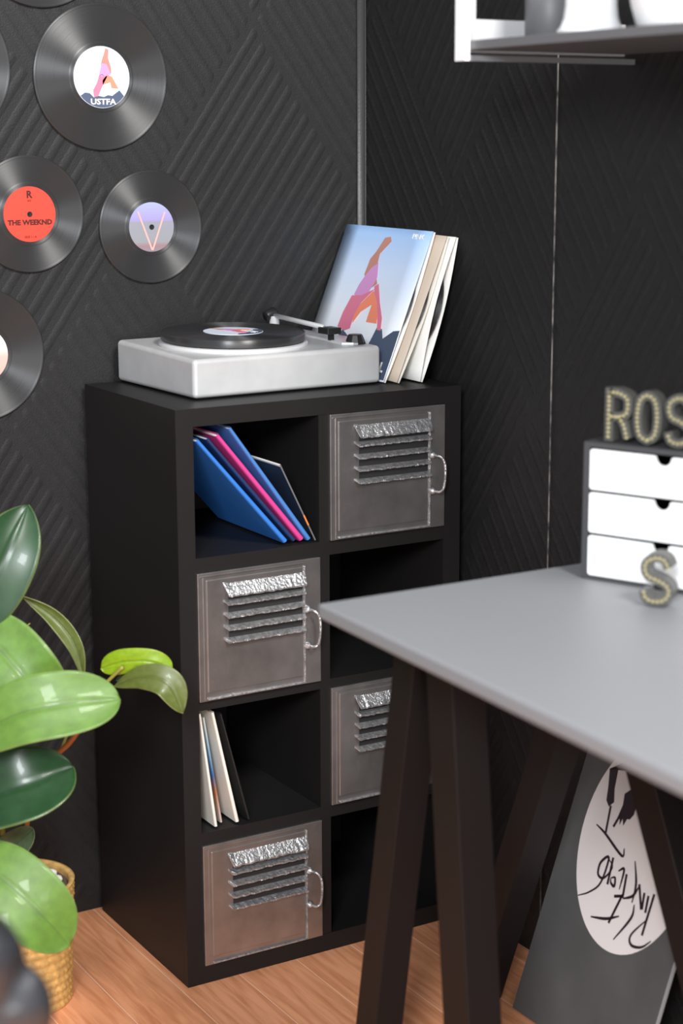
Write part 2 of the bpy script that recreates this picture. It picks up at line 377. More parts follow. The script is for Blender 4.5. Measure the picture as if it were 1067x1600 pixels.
# ------------------------------------------------------------------ vinyl records
def art(parent, r, dark_bottom=True, txt=None, z=.0):
    """generic printed picture on a round label: pale sky, abstract pink and orange shape, dark base"""
    pink = m_artpink; z1 = z+.0005
    def P(pts, m, lv, nm='print'):
        bm = prism([(a*r, b*r) for a, b in pts], z, z1+lv*.0003); return obj(nm, bm, m, parent)
    if dark_bottom:
        pts = [(math.cos(math.radians(a)), math.sin(math.radians(a))) for a in range(-142, -30, 8)]
        pts = [(x*.985, y*.985) for x, y in pts]+[(.62, -.42), (.5, -.50), (.36, -.60), (.2, -.58), (.05, -.64), (-.15, -.60), (-.3, -.66), (-.45, -.52), (-.62, -.5)]
        P(pts, m_artslate, 1)
    P([(.16, .93), (.26, .90), (.24, .62), (.34, .30), (.34, .12), (.22, .2), (-.02, .24), (.0, .5), (.08, .7)], m_artskin, 1)
    P([(.02, .45), (.18, .42), (.32, .10), (.10, -.02), (-.12, .0), (-.06, .2)], m_artlilac, 2)
    P([(-.1, .02), (.2, .04), (.0, -.3), (-.16, -.62), (-.30, -.64), (-.32, -.42), (-.18, -.18)], m_artpink, 3)
    P([(.18, .08), (.36, .02), (.58, -.36), (.34, -.34), (.3, -.15), (.02, -.24), (.02, -.1)], m_artorange, 3)
    if txt: text(txt, r*.26, m_white, parent, Matrix.Translation((.02*r, -.80*r, z1+.0009)), bold=.0005, sx=1.2, extr=.0003)
m_artpink = mat('print_pink', (0.70, 0.20, 0.30), .45); m_artlilac = mat('print_lilac', (0.62, 0.30, 0.58), .45)
m_artorange = mat('print_orange', (0.86, 0.27, 0.16), .45); m_artskin = mat('print_tan', (0.50, 0.24, 0.19), .45)
m_artslate = mat('print_slate', (0.075, 0.10, 0.16), .5); m_sky = mat('print_pale_sky', (0.70, 0.77, 0.88), .4)
m_red = mat('print_red', (0.80, 0.065, 0.04), .4); m_inkred = mat('print_dark_ink', (0.06, 0.008, 0.006), .5)
m_vlabel = gradmat('print_lilac_grey', [(0, (.24, .22, .26)), (.12, (.30, .18, .20)), (.2, (.27, .28, .30)), (.60, (.28, .28, .33)), (.63, (.33, .28, .52)), (1, (.36, .40, .85))], 1)
m_neon = mat('print_coral_line', (0.95, 0.42, 0.36), .4)
m_peach = gradmat('print_peach', [(0, (.80, .40, .33)), (.45, (.80, .45, .40)), (.7, (.85, .78, .76)), (1, (.9, .9, .9))], 1)

def record(center, rad, rl, label, kind, rot=(PI/2, 0, 0), th=.008, group='vinyl records on the back wall', hole=.011, spin=0):
    t = thing('vinyl_record', label, 'record', center, rot, group)
    prof = [(hole*.6, 0), (rad-.004, 0), (rad, .003), (rad, th-.002), (rad-.003, th), (rad-.007, th-.002), (rl+.012, th-.0025), (rl+.008, th-.0015), (rl, th-.0015), (hole*.6, th-.0015), (hole*.6, 0)]
    obj('disc', lathe(prof, 96), m_vinyl, t, False)
    d = t.children[0]
    for p in d.data.polygons: p.use_smooth = abs(p.normal.z) < .9
    lm = {'pink': m_sky, 'red': m_red, 'v': m_vlabel, 'peach': m_peach, 'plain': m_tan}[kind]
    lb = obj('label', lathe([(hole*.62, th-.0018), (rl, th-.0018), (rl, th-.0002), (hole*.62, th-.0002), (hole*.62, th-.0018)], 64), lm, t)
    lb.rotation_euler = (0, 0, spin)
    obj('spindle_hole', lathe([(0, th+.0006), (hole*.62, th+.0012), (hole*.62, th-.002), (0, th-.002)], 24), m_blackp, lb)
    z = th
    if kind == 'pink': art(lb, rl, True, 'USTFA' if group else 'ST', z)
    if kind == 'red':
        text('THE WEEKND', rl*.25, m_inkred, lb, Matrix.Translation((0, -.30*rl, z+.0005)), bold=.0007, sx=1.08, extr=.0004)
        text('R', rl*.36, m_inkred, lb, Matrix.Translation((0, .70*rl, z+.0005)), bold=.0008, extr=.0004)
        text('xo', rl*.14, m_inkred, lb, Matrix.Translation((0, .50*rl, z+.0005)), extr=.0004)
        text('SIDE 1 / A', rl*.11, m_inkred, lb, Matrix.Translation((0, -.82*rl, z+.0005)), extr=.0004)
    if kind == 'v':
        bm = bmesh.new()
        stroke([(-.60*rl, .64*rl), (.0, -.93*rl)], .0042, bm=bm, z1=z+.0006); stroke([(.60*rl, .60*rl), (.02*rl, -.93*rl)], .0042, bm=bm, z1=z+.0007)
        obj('print', bm, m_neon, lb, label='coral letter V')
    return t
wy = WY-.0008
record((.079, wy, 2.241), .182, .0765, 'largest wall record with white label carrying a pink and orange shape', 'pink')
record((-.128, wy, 1.903), .146, .069, 'wall record with plain bright red label', 'red')
record((.207, wy, 1.862), .146, .064, 'wall record with lilac and grey label and a coral letter V', 'v')
record((-.272, wy, 1.556), .168, .071, 'wall record with peach label cut by the left picture edge, above the plant', 'peach')
record((-.345, wy, 2.262), .182, .0765, 'wall record sliver at the left picture edge, level with the largest record', 'plain')
record((-.075, wy, 2.588), .182, .0765, 'wall record of which only the bottom rim shows at the top picture edge', 'plain')

# ------------------------------------------------------------------ turntable
tt = thing('turntable', 'silver box turntable standing on top of the black shelving unit', 'turntable', (.104, .108, CH), (0, 0, math.radians(2.0)))
bm = box(0, .546, 0, .425, .004, .100)
for v_ in bm.verts:
    if v_.co.z > .05 and v_.co.y > .2: v_.co.z += .011
obj('body', bm, m_silver, tt, bevel=.012)
for p in tt.children[0].data.polygons: p.use_smooth = True
tt.children[0].modifiers['bevel'].segments = 4; tt.children[0].modifiers['bevel'].harden_normals = True
obj('base_pad', box(.02, .53, .02, .405, 0, .005), m_blackp, tt)
PC = (.226, .208)
TILT = Matrix.Rotation(.0259, 4, 'X')
obj('platter', lathe([(0, .098), (.192, .098), (.192, .106), (.186, .110), (.17, .111), (0, .111)], 96, axis=PC), m_silver2, tt, True, TILT)
obj('spindle', lathe([(0, .130), (.0025, .129), (.0028, .127), (.0028, .11), (0, .11)], 12, axis=PC), m_silver2, tt, False, TILT)
obj('arm_plate', prism([(.455, .40), (.505, .41), (.545, .16), (.49, .045), (.462, .06), (.468, .2)], .099, .106), m_silver2, tt, bevel=.002, matrix=TILT)
ab = obj('arm_base', lathe([(0, .1), (.026, .1), (.026, .112), (.014, .116), (.012, .142), (0, .143)], 24, axis=(.446, .372)), m_silver2, tt, True, TILT)
obj('counterweight', lathe([(0, -.016), (.015, -.016), (.016, -.012), (.016, .012), (.014, .016), (0, .016)], 20), m_blackp, tt, True,
    Matrix.Translation((.441, .381, .156)) @ Matrix.Rotation(math.radians(70), 4, 'Y'))
obj('tonearm', tube([(.446, .372, .154), (.455, .25, .146), (.462, .145, .140)], .0065, 12), m_silver2, tt, True)
hs = obj('headshell', box(.447, .490, .100, .150, .124, .141), m_blackp, tt, bevel=.003)
obj('stylus', prism([(.462, .112), (.474, .112), (.474, .124), (.462, .124)], .108, .125), m_blackp, hs)
obj('control_knob', lathe([(0, .101), (.027, .101), (.026, .106), (.019, .124), (.017, .126), (0, .126)], 10, axis=(.507, .062)), m_blackp, tt)
record((.104+PC[0]-.0075, .108+PC[1]+.0055, CH+.1115+.0068), .186, .077, 'thick black record lying on the silver turntable platter', 'pink', rot=(.0259, 0, 0), th=.021, group=None, hole=.006, spin=math.radians(35))

# ------------------------------------------------------------------ record sleeves
def frame_mat(b0, vdir, udir):
    """local x = udir, y = vdir (up the sleeve), z = normal"""
    v = Vector(vdir).normalized(); u = Vector(udir); u = (u-u.dot(v)*v).normalized(); n = u.cross(v)
    m = Matrix((u, v, n)).transposed().to_4x4(); m.translation = Vector(b0); return m
def card(wd, hh, th, z, bow, n=12, bm=None, open_u=0):
    """thin card in local xy, bowed along y (amount bow, strongest at u=open_u side)"""
    bm = bm or bmesh.new(); g = []
    for s in (0, 1):
        rows = []
        for j in range(n+1):
            r = []
            for i in range(7):
                u, v = i/6, j/n; f = (1-u) if open_u == 0 else u
                zz = z+bow*math.sin(PI*v)*f+(th if s else 0)
                r.append(bm.verts.new((u*wd, v*hh, zz)))
            rows.append(r)
        g.append(rows)
    for s in (0, 1):
        for j in range(n):
            for i in range(6):
                q = [g[s][j][i], g[s][j][i+1], g[s][j+1][i+1], g[s][j+1][i]]; bm.faces.new(q if s else q[::-1])
    for j in range(n):
        for i in (0, 6): bm.faces.new([g[0][j][i], g[0][j+1][i], g[1][j+1][i], g[1][j][i]])
    for i in range(6):
        for j in (0, n): bm.faces.new([g[0][j][i], g[0][j][i+1], g[1][j][i+1], g[1][j][i]])
    return bm
def open_sleeve(label, near_bot, near_top, far_dir, wd, mf, mb, bow, gap=.006, disc=True, group='records leaning on the shelving unit top'):
    """near_bot/near_top: the near lower and upper corner. u=0 at far end, u=1 at the near (open) end"""
    nb, ntp = Vector(near_bot), Vector(near_top); fd = Vector(far_dir).normalized()
    vv_ = (ntp-nb).normalized(); fd = (fd-fd.dot(vv_)*vv_).normalized()
    hh = (ntp-nb).length; m = frame_mat(nb+fd*wd, ntp-nb, -fd)
    t = thing('record_sleeve', label, 'record sleeve', group=group); t.matrix_world = m
    obj('back_card', card(wd, hh, .0016, -gap/2-.0016, -bow[0], open_u=1), mb, t, True)
    f = obj('front_card', card(wd, hh, .0016, gap/2, bow[1], open_u=1), mf, t, True)
    if disc:
        r = min(hh, wd)*.455
        dd = obj('disc', lathe([(0, -.002), (r, -.002), (r, .002), (0, .002)], 64), m_vinyl, t, False, Matrix.Translation((wd-r+.0035, hh/2, 0)))
    return t, f, hh, m
ztop = CH+.0035
# printed album (front), local z points to the left/camera side
alb, f, hh, mm = open_sleeve('square album with pale sky blue cover and pink orange shape leaning beside the turntable', (.6585, .125, ztop), (.812, .127, 1.849), (-.045, 1, .0), .405,
                             None or gradmat('print_sky_gradient', [(0, (.80, .84, .90)), (.35, (.84, .88, .94)), (.7, (.62, .74, .93)), (1, (.33, .53, .86))], 1, .35), m_cardw, (.009, .0), .005)
# which local normal looks at the camera?
sgn = 1 if (mm.to_3x3() @ Vector((0, 0, 1))).dot(CAM-mm.translation) > 0 else -1
if sgn < 0: print('ALBUM NORMAL AWAY')
AW = .405
def alb_poly(pts, m, lv, nm='print'):
    # pts in (u, t) with t from the top; follow the card bow with fine lift
    bm = bmesh.new(); P = [(u*AW, (1-t_)*hh) for u, t_ in pts]
    c = sum(p[0] for p in P)/len(P), sum(p[1] for p in P)/len(P)
    prism(P, .0039, .0044+lv*.0003, bm)
    return obj(nm, bm, m, f)
alb_poly([(.50, .07), (.56, .06), (.585, .09), (.50, .18), (.52, .30), (.58, .38), (.52, .42), (.47, .40), (.44, .36), (.40, .33), (.41, .22), (.45, .17)], m_artskin, 1)
alb_poly([(.46, .28), (.52, .24), (.56, .34), (.52, .44), (.44, .50), (.36, .47), (.38, .40), (.42, .33)], m_artlilac, 2)
alb_poly([(.34, .48), (.45, .47), (.57, .42), (.47, .52), (.44, .60), (.44, .70), (.38, .72), (.29, .70), (.30, .60)], m_artpink, 3)
alb_poly([(.56, .40), (.60, .38), (.68, .50), (.76, .60), (.79, .68), (.75, .68), (.70, .58), (.62, .50)], m_artpink, 3)
alb_poly([(.47, .53), (.57, .43), (.64, .49), (.70, .58), (.72, .64), (.60, .64), (.60, .52), (.50, .58), (.45, .66), (.44, .60)], m_artorange, 4)
alb_poly([(.995, .66), (.995, .99), (.70, .99), (.40, .99), (.25, .90), (.30, .80), (.36, .715), (.40, .73), (.55, .80), (.70, .80), (.74, .66), (.80, .67), (.84, .73), (.93, .67)], m_artslate, 1)
text('L', .036, m_white, f, Matrix.Translation((.93*AW, .085*hh, .0054)), bold=.0012, extr=.0006)
text('TRUSTFAL', .036, m_white, f, Matrix.Translation((.47*AW, .085*hh, .0048)), bold=.0012, extr=.0006, sx=1.15)
text('P!NK', .02, m_white, f, Matrix.Translation((.86*AW, .955*hh, .0045)), extr=.0006, sx=1.2)
open_sleeve('ivory record sleeve standing right behind the pale sky album', (.684, .100, ztop), (.831, .092, 1.838), (-.03, 1, 0), .36, m_tan, m_card, (.010, .0), .005)
open_sleeve('white bowed record sleeve at the right end of the leaning row', (.744, .082, ztop), (.850, .078, 1.836), (-.02, 1, 0), .36, m_cardw, m_cardw, (.012, .012), .005)

def shelf_sleeve(label, bx, tx, zbot, ztop_, mcover, th, depth=.36, y0=.012, inner=m_cardw, group='sleeves in the top left compartment', name='record_sleeve', cut=None, taper=True):
    """sleeve standing in a compartment, spine to the front, leaning sideways"""
    v = Vector((tx-bx, 0, ztop_-zbot)); hh = v.length
    m = frame_mat((bx, y0, zbot), v, (0, 1, 0))
    t = thing(name, label, 'record sleeve', group=group); t.matrix_world = m
    bm = bmesh.new(); prof = []
    for k in range(9):                                   # rounded spine
        a = PI/2+PI*k/8; prof.append((th/2+th/2*math.cos(a)*1.1, th/2*math.sin(a)))
    prof = [(depth, th/2)]+prof+[(depth, -th/2), (depth, -th/2+.0012)]
    inn = [(x_+.0014 if x_ < th else x_, z_*(th/2-.0012)/(th/2)) for x_, z_ in prof[1:-2][::-1]]
    prof = prof+inn+[(depth, th/2-.0012)]
    a = [bm.verts.new((x_, 0, z_)) for x_, z_ in prof]; b = [bm.verts.new((x_, hh, z_*.75)) for x_, z_ in prof]; n = len(prof)
    for i in range(n): bm.faces.new([a[i], a[(i+1) % n], b[(i+1) % n], b[i]])
    bm.faces.new(a[::-1]); bm.faces.new(b)
    obj('cover', bm, mcover, t)
    if inner: obj('inner_sleeve', box(.004, depth-.004, .006, hh-.003, -th*.22, th*.22), inner, t)
    return t
zz = zb[0]+.0105
shelf_sleeve('bright blue sleeve, lowest and leftmost of the leaning sleeves', .300, .0625, zz, 1.386, m_blue, .013)
shelf_sleeve('dark navy sleeve between the bright blue and the magenta sleeve', .324, .089, zz, 1.388, m_navy, .010)
shelf_sleeve('magenta pink sleeve in the leaning row', .346, .116, zz, 1.394, m_pink, .014)
shelf_sleeve('mid blue sleeve with pale spine, tallest of the leaning row, right of the magenta one', .3665, .150, zz-.002, 1.408, m_blue2, .012)
t = thing('clear_sleeve', 'small clear dark plastic case leaning right of the blue sleeves', 'plastic case')
t.matrix_world = frame_mat((.3835, .012, zb[0]+.004), (-.098, 0, .200), (0, 1, 0))
obj('case', box(0, .25, 0, .222, -.002, .002), m_clear, t)
obj('rim', box(0, .25, .219, .2235, -.0022, .0022), m_cardw, t, label='pale worn top edge')
obj('rim', box(-.0012, .0, 0, .2235, -.0018, .0018), m_shelfd, t)
obj('sticker', box(-.002, -.0008, .045, .075, -.002, .002), mat('amber_sticker', (.7, .22, .05), .4), t)
zz = zb[2]+.006
g3 = 'sleeves in the left compartment above the bottom door'
shelf_sleeve('ivory sleeve, leftmost in the lower open compartment', .0935, .0545, zz, .708, m_card, .008, group=g3)
shelf_sleeve('thin sleeve with blue and brown print between the two pale sleeves', .117, .0735, zz, .690, gradmat('print_beach', [(0, (.5, .42, .38)), (.3, (.35, .14, .05)), (.45, (.04, .12, .3)), (.7, (.2, .35, .45)), (1, (.6, .6, .55))], 1), .006, y0=.03, group=g3)
shelf_sleeve('ivory sleeve with grey teal side, second pale one from the left', .1535, .090, zz, .705, m_card, .010, group=g3)
shelf_sleeve('black sleeve, rightmost in the lower open compartment', .186, .112, zz, .698, m_bkcard, .006, inner=None, group=g3)

# ------------------------------------------------------------------ desk
DZ = 1.2; TH = .030
desk = thing('desk', 'grey topped desk on splayed black wooden legs against the right wall', 'desk', (.4, -1.6, 0))
def dobj(name, bm, m, **k): return obj(name, bm, m, desk, matrix=Matrix.Translation((-.4, 1.6, 0)), **k)
dobj('tabletop', prism([(-.100, -.836), (-.142, -1.941), (-.165, -2.55), (WX-.008, -2.55), (WX-.008, -.836)], DZ-TH, DZ), m_desk, bevel=.006)
def leg(x0, x1, ty0, ty1, by0, by1):
    z1 = DZ-TH-.001
    a = [(x0, by0, 0), (x1, by0, 0), (x1, by1, 0), (x0, by1, 0)]; b = [(x0, ty0, z1), (x1, ty0, z1), (x1, ty1, z1), (x0, ty1, z1)]
    dobj('leg', hexa(a, b), m_leg, bevel=.002)
leg(.10, .172, -.893, -.818, -.695, -.616)
leg(.10, .18, -.995, -.905, -1.115, -1.02)
leg(.56, .64, -.905, -.825, -.450, -.37)
leg(.56, .64, -.895, -.80, -1.44, -1.355)
dobj('crossbar', box(.10, .64, -.93, -.88, DZ-TH-.06, DZ-TH-.001), m_leg)
for x0, x1 in ((.25, .33), (.60, .68)):
    leg(x0, x1, -2.36, -2.28, -2.20, -2.12); leg(x0, x1, -2.45, -2.37, -2.60, -2.52)
dobj('crossbar', box(.25, .68, -2.40, -2.35, DZ-TH-.06, DZ-TH-.001), m_leg)

# ------------------------------------------------------------------ small drawer box
byaw = math.radians(-67.0)                              # front face direction
BW, BD, BH = .352, .205, .284
cbx = thing('drawer_box', 'dark mini chest with three white drawers standing on the grey desk', 'drawer box', (.463, -.943, DZ+.0005), (0, 0, byaw))
e = .0145
obj('side_panel', box(0, e, 0, BD, 0, BH), m_dframe, cbx); obj('side_panel', box(BW-e, BW, 0, BD, 0, BH), m_dframe, cbx)
obj('top_panel', box(e, BW-e, 0, BD, BH-.010, BH), m_dframe, cbx); obj('bottom_panel', box(e, BW-e, 0, BD, 0, .009), m_dframe, cbx)
obj('back_panel', box(e, BW-e, BD-.006, BD, .009, BH-.010), m_dframe, cbx)
ph = (BH-.019-.004)/3
for k in range(3):
    z0 = .009+k*(ph+.002)
    if k: obj('divider', box(e, BW-e, .003, BD-.006, z0-.0022, z0-.0002), m_dframe, cbx)
    cx, r = (BW-2*e)/2, .017; w_ = BW-2*e-.002; hh_ = ph-.0045
    pts = [(.004, 0), (w_-.004, 0), (w_, .004), (w_, hh_-.004), (w_-.004, hh_), (cx+r+.004, hh_)]
    pts += [(cx+r*math.cos(a)*1.05, hh_-.002-r*math.sin(a)) for a in [PI*i/12 for i in range(13)]]
    pts += [(cx-r-.004, hh_), (.004, hh_), (0, hh_-.004), (0, .004)]
    d = obj('drawer', prism(pts, 0, .008), m_white, cbx, matrix=Matrix.Translation((e+.001, .006, z0+.001)) @ Matrix.Rotation(PI/2, 4, 'X'))
    obj('drawer_tray', box(e+.004, BW-e-.004, .008, BD-.01, z0+.002, z0+.03), m_dframe, d)

# ------------------------------------------------------------------ marquee letters
def letter(ch, loc, yaw, h, wd, label, dep=.03):
    t = thing('marquee_letter', label, 'letter', loc, (0, 0, yaw), 'beaded marquee letters')
    if ch == 'R':
        paths = [[(0, 0), (0, .33), (0, .66), (0, 1), (.55, 1), (.9, .86), (.95, .72), (.85, .55), (.45, .47), (.06, .46)], [(.5, .46), (.72, .3), (.95, 0)]]
        paths = [[(0, 0), (0, 1)], [(0, 1), (.45, 1.0), (.88, .90), (.95, .72), (.86, .54), (.5, .47), (0, .46)], [(.5, .46), (.76, .3), (.95, 0)]]
    elif ch == 'O':
        paths = [[(.5, 0), (.14, .1), (0, .35), (0, .65), (.14, .9), (.5, 1), (.86, .9), (1, .65), (1, .35), (.86, .1), (.5, 0)]]
    else:
        paths = [[(.95, .78), (.8, .95), (.48, 1.0), (.12, .9), (.04, .72), (.2, .56), (.55, .49), (.9, .38), (1, .22), (.82, .05), (.45, 0), (.12, .06), (.0, .24)]]
    tk = .018
    bm = bmesh.new(); beads = bmesh.new()
    for P in paths:
        Q = bez([(a*wd, .011+b*(h-.022), 0) for a, b in P], 6) if len(P) > 2 else [Vector((a*wd, .011+b*(h-.022), 0)) for a, b in P]
        L = []
        for i, p in enumerate(Q):
            if i == 0 and (Q[0]-Q[-1]).length < 1e-4 or i == len(Q)-1 and (Q[0]-Q[-1]).length < 1e-4: tg = (Q[1]-Q[-2]).normalized()
            else: tg = (Q[min(i+1, len(Q)-1)]-Q[max(i-1, 0)]).normalized()
            s = Vector((-tg.y, tg.x, 0))*tk/2
            ext = Vector()
            if len(P) == 2: ext = -tg*tk/2 if i == 0 else tg*tk/2
            L.append([bm.verts.new(p+s+ext+Vector((0, 0, 0))), bm.verts.new(p-s+ext), bm.verts.new(p-s+ext+Vector((0, 0, dep))), bm.verts.new(p+s+ext+Vector((0, 0, dep)))])
        for a, b in zip(L, L[1:]):
            for q in range(4): bm.faces.new([a[q], a[(q+1) % 4], b[(q+1) % 4], b[q]])
        bm.faces.new(L[0]); bm.faces.new(L[-1][::-1])
        # beads
        acc = 0; step = .0090; nxt = 0
        for a, b in zip(Q, Q[1:]):
            l = (b-a).length
            while nxt <= acc+l:
                p = a+(b-a)*((nxt-acc)/max(l, 1e-6))
                bmesh.ops.create_icosphere(beads, subdivisions=1, radius=.0040, matrix=Matrix.Translation((p.x, p.y, dep+.0015)))
                nxt += step
            acc += l
    R = Matrix.Translation((0, dep/2, 0)) @ Matrix.Rotation(PI/2, 4, 'X')
    obj('body', bm, m_letter, t, matrix=R); obj('bead_row', beads, m_bead, t, True, matrix=R, kind='stuff')
    return t
def onbox(a, b, z): # a along front, b depth into box
    c, s = math.cos(byaw), math.sin(byaw); return (.463+a*c-b*s, -.943+a*s+b*c, DZ+z)
zl = BH+.0015
letter('R', onbox(.046, .030, zl), byaw, .112, .044, 'beaded grey letter R standing on the white drawer chest')
letter('O', onbox(.110, .030, zl), byaw, .112, .042, 'beaded grey letter O standing on the white drawer chest')
letter('S', onbox(.176, .030, zl), byaw, .112, .046, 'beaded grey letter S on the drawer chest, cut by the picture edge')
p = onZ(1008, 944, DZ)
letter('S', (p.x+.0, p.y, DZ+.0012), byaw+math.radians(12), .108, .050, 'beaded grey letter S standing on the desktop before the drawers', .04)

# ------------------------------------------------------------------ leaning board with white oval and lettering
ang = math.atan(.345)
bd = thing('leaning_board', 'dark grey board with big white oval and black script leaning under the desk', 'board')
vdir = Vector((.345, 0, 1)).normalized(); fm = frame_mat((.632, -.508, .003), vdir, (0, -1, 0)); bd.matrix_world = fm
# local x runs toward the camera (-Y), y up the board, z = normal
nz = fm.to_3x3() @ Vector((0, 0, 1)); SG = 1 if nz.x < 0 else -1
BH2 = .70
obj('panel', box(0, .462, 0, BH2, -.008*(SG > 0), .008*(SG < 0)), m_board, bd)
obj('edge_band', box(.462, .4655, 0, BH2, -.008*(SG > 0), .008*(SG < 0)), m_bedge, bd)
def bdm(bm, m, nm, z, label=None):
    return obj(nm, bm, m, bd, matrix=Matrix.Translation((0, 0, z*SG)) @ Matrix.Diagonal((1, 1, SG, 1)), label=label)
ov = [(.25+.192*math.cos(2*PI*k/72), .503+.256*math.sin(2*PI*k/72)) for k in range(72)]
ov = [(a, min(b, BH2-.002)) for a, b in ov]
bdm(prism(ov, 0, .0008), m_ovalw, 'oval', 0, 'white oval with soft pale edge')
ST = [[(.132, .56), (.141, .496)], [(.103, .504), (.142, .493), (.214, .464), (.215, .483)], [(.172, .553), (.16, .517)],
 [(.111, .329), (.143, .349), (.172, .383), (.175, .446), (.153, .426), (.156, .398), (.178, .397), (.195, .429), (.173, .445)],
 [(.189, .451), (.195, .387)], [(.2, .405), (.213, .41), (.218, .391), (.204, .395), (.2, .405)], [(.217, .428), (.234, .438), (.237, .39)],
 [(.252, .383), (.234, .307)], [(.172, .299), (.222, .313), (.261, .334)], [(.227, .37), (.253, .38)], [(.246, .431), (.255, .376)],
 [(.26, .468), (.284, .42), (.288, .377)], [(.256, .375), (.284, .392), (.296, .42)], [(.297, .376), (.299, .344), (.264, .278)],
 [(.294, .424), (.322, .373)], [(.317, .412), (.324, .374)], [(.332, .41), (.337, .371)], [(.348, .42), (.347, .321)],
 [(.35, .362), (.314, .31), (.323, .289), (.355, .296), (.379, .32)]]
bm = bmesh.new()
for s in ST: stroke(s, .0072, z1=.0014, bm=bm, taper=len(s) > 2)
bdm(bm, m_ink, 'lettering', 0, 'upside down black handwritten script')
bm = bmesh.new()
prism([(.093, .64), (.12, .655), (.128, .60), (.139, .571), (.126, .556), (.112, .567), (.105, .60)], .0, .0014, bm)
prism([(.165, .60), (.19, .625), (.212, .61), (.214, .565), (.205, .55), (.196, .548), (.19, .53), (.182, .545), (.178, .528), (.168, .55), (.160, .515), (.170, .575)], .0, .0014, bm)
prism([(.093, .64), (.165, .69), (.21, .69), (.21, .62), (.165, .655), (.12, .645)], .0, .0014, bm)
bdm(bm, m_ink, 'print', 0)

# ------------------------------------------------------------------ wall shelf (top right)
sh = thing('wall_shelf', 'dark wall shelf with a white painted end frame hanging on the right wall', 'wall shelf', (WX, -.58, 2.25))
def sobj(nm, bm, m, **k): return obj(nm, bm, m, sh, matrix=Matrix.Translation((-WX, .58, -2.25)), **k)
YS = -.600
sobj('end_post', box(.397, .411, YS, YS+.036, 2.243, 2.62), m_white, bevel=.001)
sobj('frame_plate', prism([(.411, 2.262), (.86, 2.262), (.86, 2.333), (.452, 2.333), (.452, 2.60), (.411, 2.60)], 0, .010), m_greyp) if False else None
bm = prism([(.411, 2.262), (WX-.006, 2.262), (WX-.006, 2.330), (.450, 2.330), (.450, 2.62), (.411, 2.62)], 0, .010)
sobj('end_frame', None or bm, m_greyp) if False else obj('end_frame', bm, m_greyp, sh, matrix=Matrix.Translation((-WX, .58, -2.25)) @ Matrix.Translation((0, YS+.046, 0)) @ Matrix.Rotation(PI/2, 4, 'X'))
sobj('bottom_rail', box(.411, WX-.006, YS, YS+.014, 2.243, 2.2545), mat('mid_grey_paint', (0.20, 0.20, 0.205), 0.5))
sobj('shelf_board', box(.412, WX-.006, -2.3, YS+.03, 2.266, 2.2845), m_shelfd, bevel=.001)
sobj('end_post', box(.395, .411, -2.36, -2.30, 2.236, 2.62), m_white, bevel=.001)
# things on the wall shelf
v = onZ(838, 50, 2.284)
zs = 2.2850
g = thing('grey_vase', 'dark grey cylindrical container beside the white end frame on the wall shelf', 'container', (.55, -.69, zs))
obj('body', lathe([(0, 0), (.05, 0), (.053, .004), (.054, .16), (.050, .16), (.049, .01), (0, .008)], 40), m_shelfd, g, True)
g = thing('white_vase', 'white vase with a flared foot on the wall shelf', 'vase', (.50, -.885, zs))
obj('body', lathe([(0, 0), (.064, 0), (.067, .006), (.060, .014), (.054, .03), (.051, .055), (.050, .17), (.046, .17), (.047, .05), (0, .02)], 48), m_white, g, True)
g = thing('white_bowl', 'large white rounded bowl at the right on the wall shelf', 'bowl', (.535, -1.12, zs))
obj('body', lathe([(0, 0), (.085, 0), (.090, .006), (.100, .04), (.112, .10), (.118, .16), (.114, .16), (.106, .10), (.09, .03), (0, .012)], 56), m_white, g, True)

# ------------------------------------------------------------------ potted plant
PX, PY, PR, PH = -.375, .17, .138, .305
pl = thing('potted_plant', 'glossy green broad leaved plant in a straw basket pot on the floor at the left', 'potted plant', (PX, PY, 0))
def pobj(nm, bm, m, **k): return obj(nm, bm, m, pl, matrix=Matrix.Translation((-PX, -PY, 0)), **k)
# woven basket: twill relief
bm = bmesh.new(); nr, nz_ = 160, 84; rings = []
for j in range(nz_+1):
    z = PH*j/nz_; base = PR*(.90+.10*j/nz_); ring = []
    for k in range(nr):
        a = 2*PI*k/nr; row = j//6; ph_ = (k/nr*44+row*.35+(j % 6)/6*.9) % 1
        rr = base+.0045*math.sin(PI*ph_)*math.sin(PI*((j % 6)+.5)/6)-.002
        ring.append(bm.verts.new((PX+rr*math.cos(a), PY+rr*math.sin(a), z)))
    rings.append(ring)
inner = [[bm.verts.new((PX+r_*math.cos(2*PI*k/nr), PY+r_*math.sin(2*PI*k/nr), z)) for k in range(nr)] for r_, z in ((PR+.002, PH+.006), (PR-.008, PH+.007), (PR-.013, PH), (PR-.014, .25))]
rings += inner
for a, b in zip(rings, rings[1:]):
    for k in range(nr): bm.faces.new([a[k], a[(k+1) % nr], b[(k+1) % nr], b[k]])
bm.faces.new(rings[0][::-1])
pot = pobj('basket', bm, m_rope, smooth=True)
soil = pobj('soil', lathe([(0, .294), (PR-.0145, .294), (PR-.0145, .25), (0, .25)], 32, axis=(PX, PY)), m_soil)
rnd = random.Random(5)
for k in range(46):
    a, r_ = rnd.uniform(0, 2*PI), (PR-.032)*math.sqrt(rnd.random()); bm = bmesh.new()
    bmesh.ops.create_icosphere(bm, subdivisions=2, radius=1)
    sx_, sy_, sz_ = rnd.uniform(.013, .019), rnd.uniform(.012, .016), rnd.uniform(.009, .012)
    for vv in bm.verts: vv.co *= 1+.08*math.sin(7*vv.co.x+k)*math.cos(5*vv.co.y)
    obj('pebble', bm, m_pebble, pl, True, Matrix.Translation((r_*math.cos(a), r_*math.sin(a), .298+rnd.uniform(0, .012))) @ Matrix.Rotation(rnd.uniform(0, 3), 4, 'Z') @ Matrix.Diagonal((sx_, sy_, sz_, 1)))

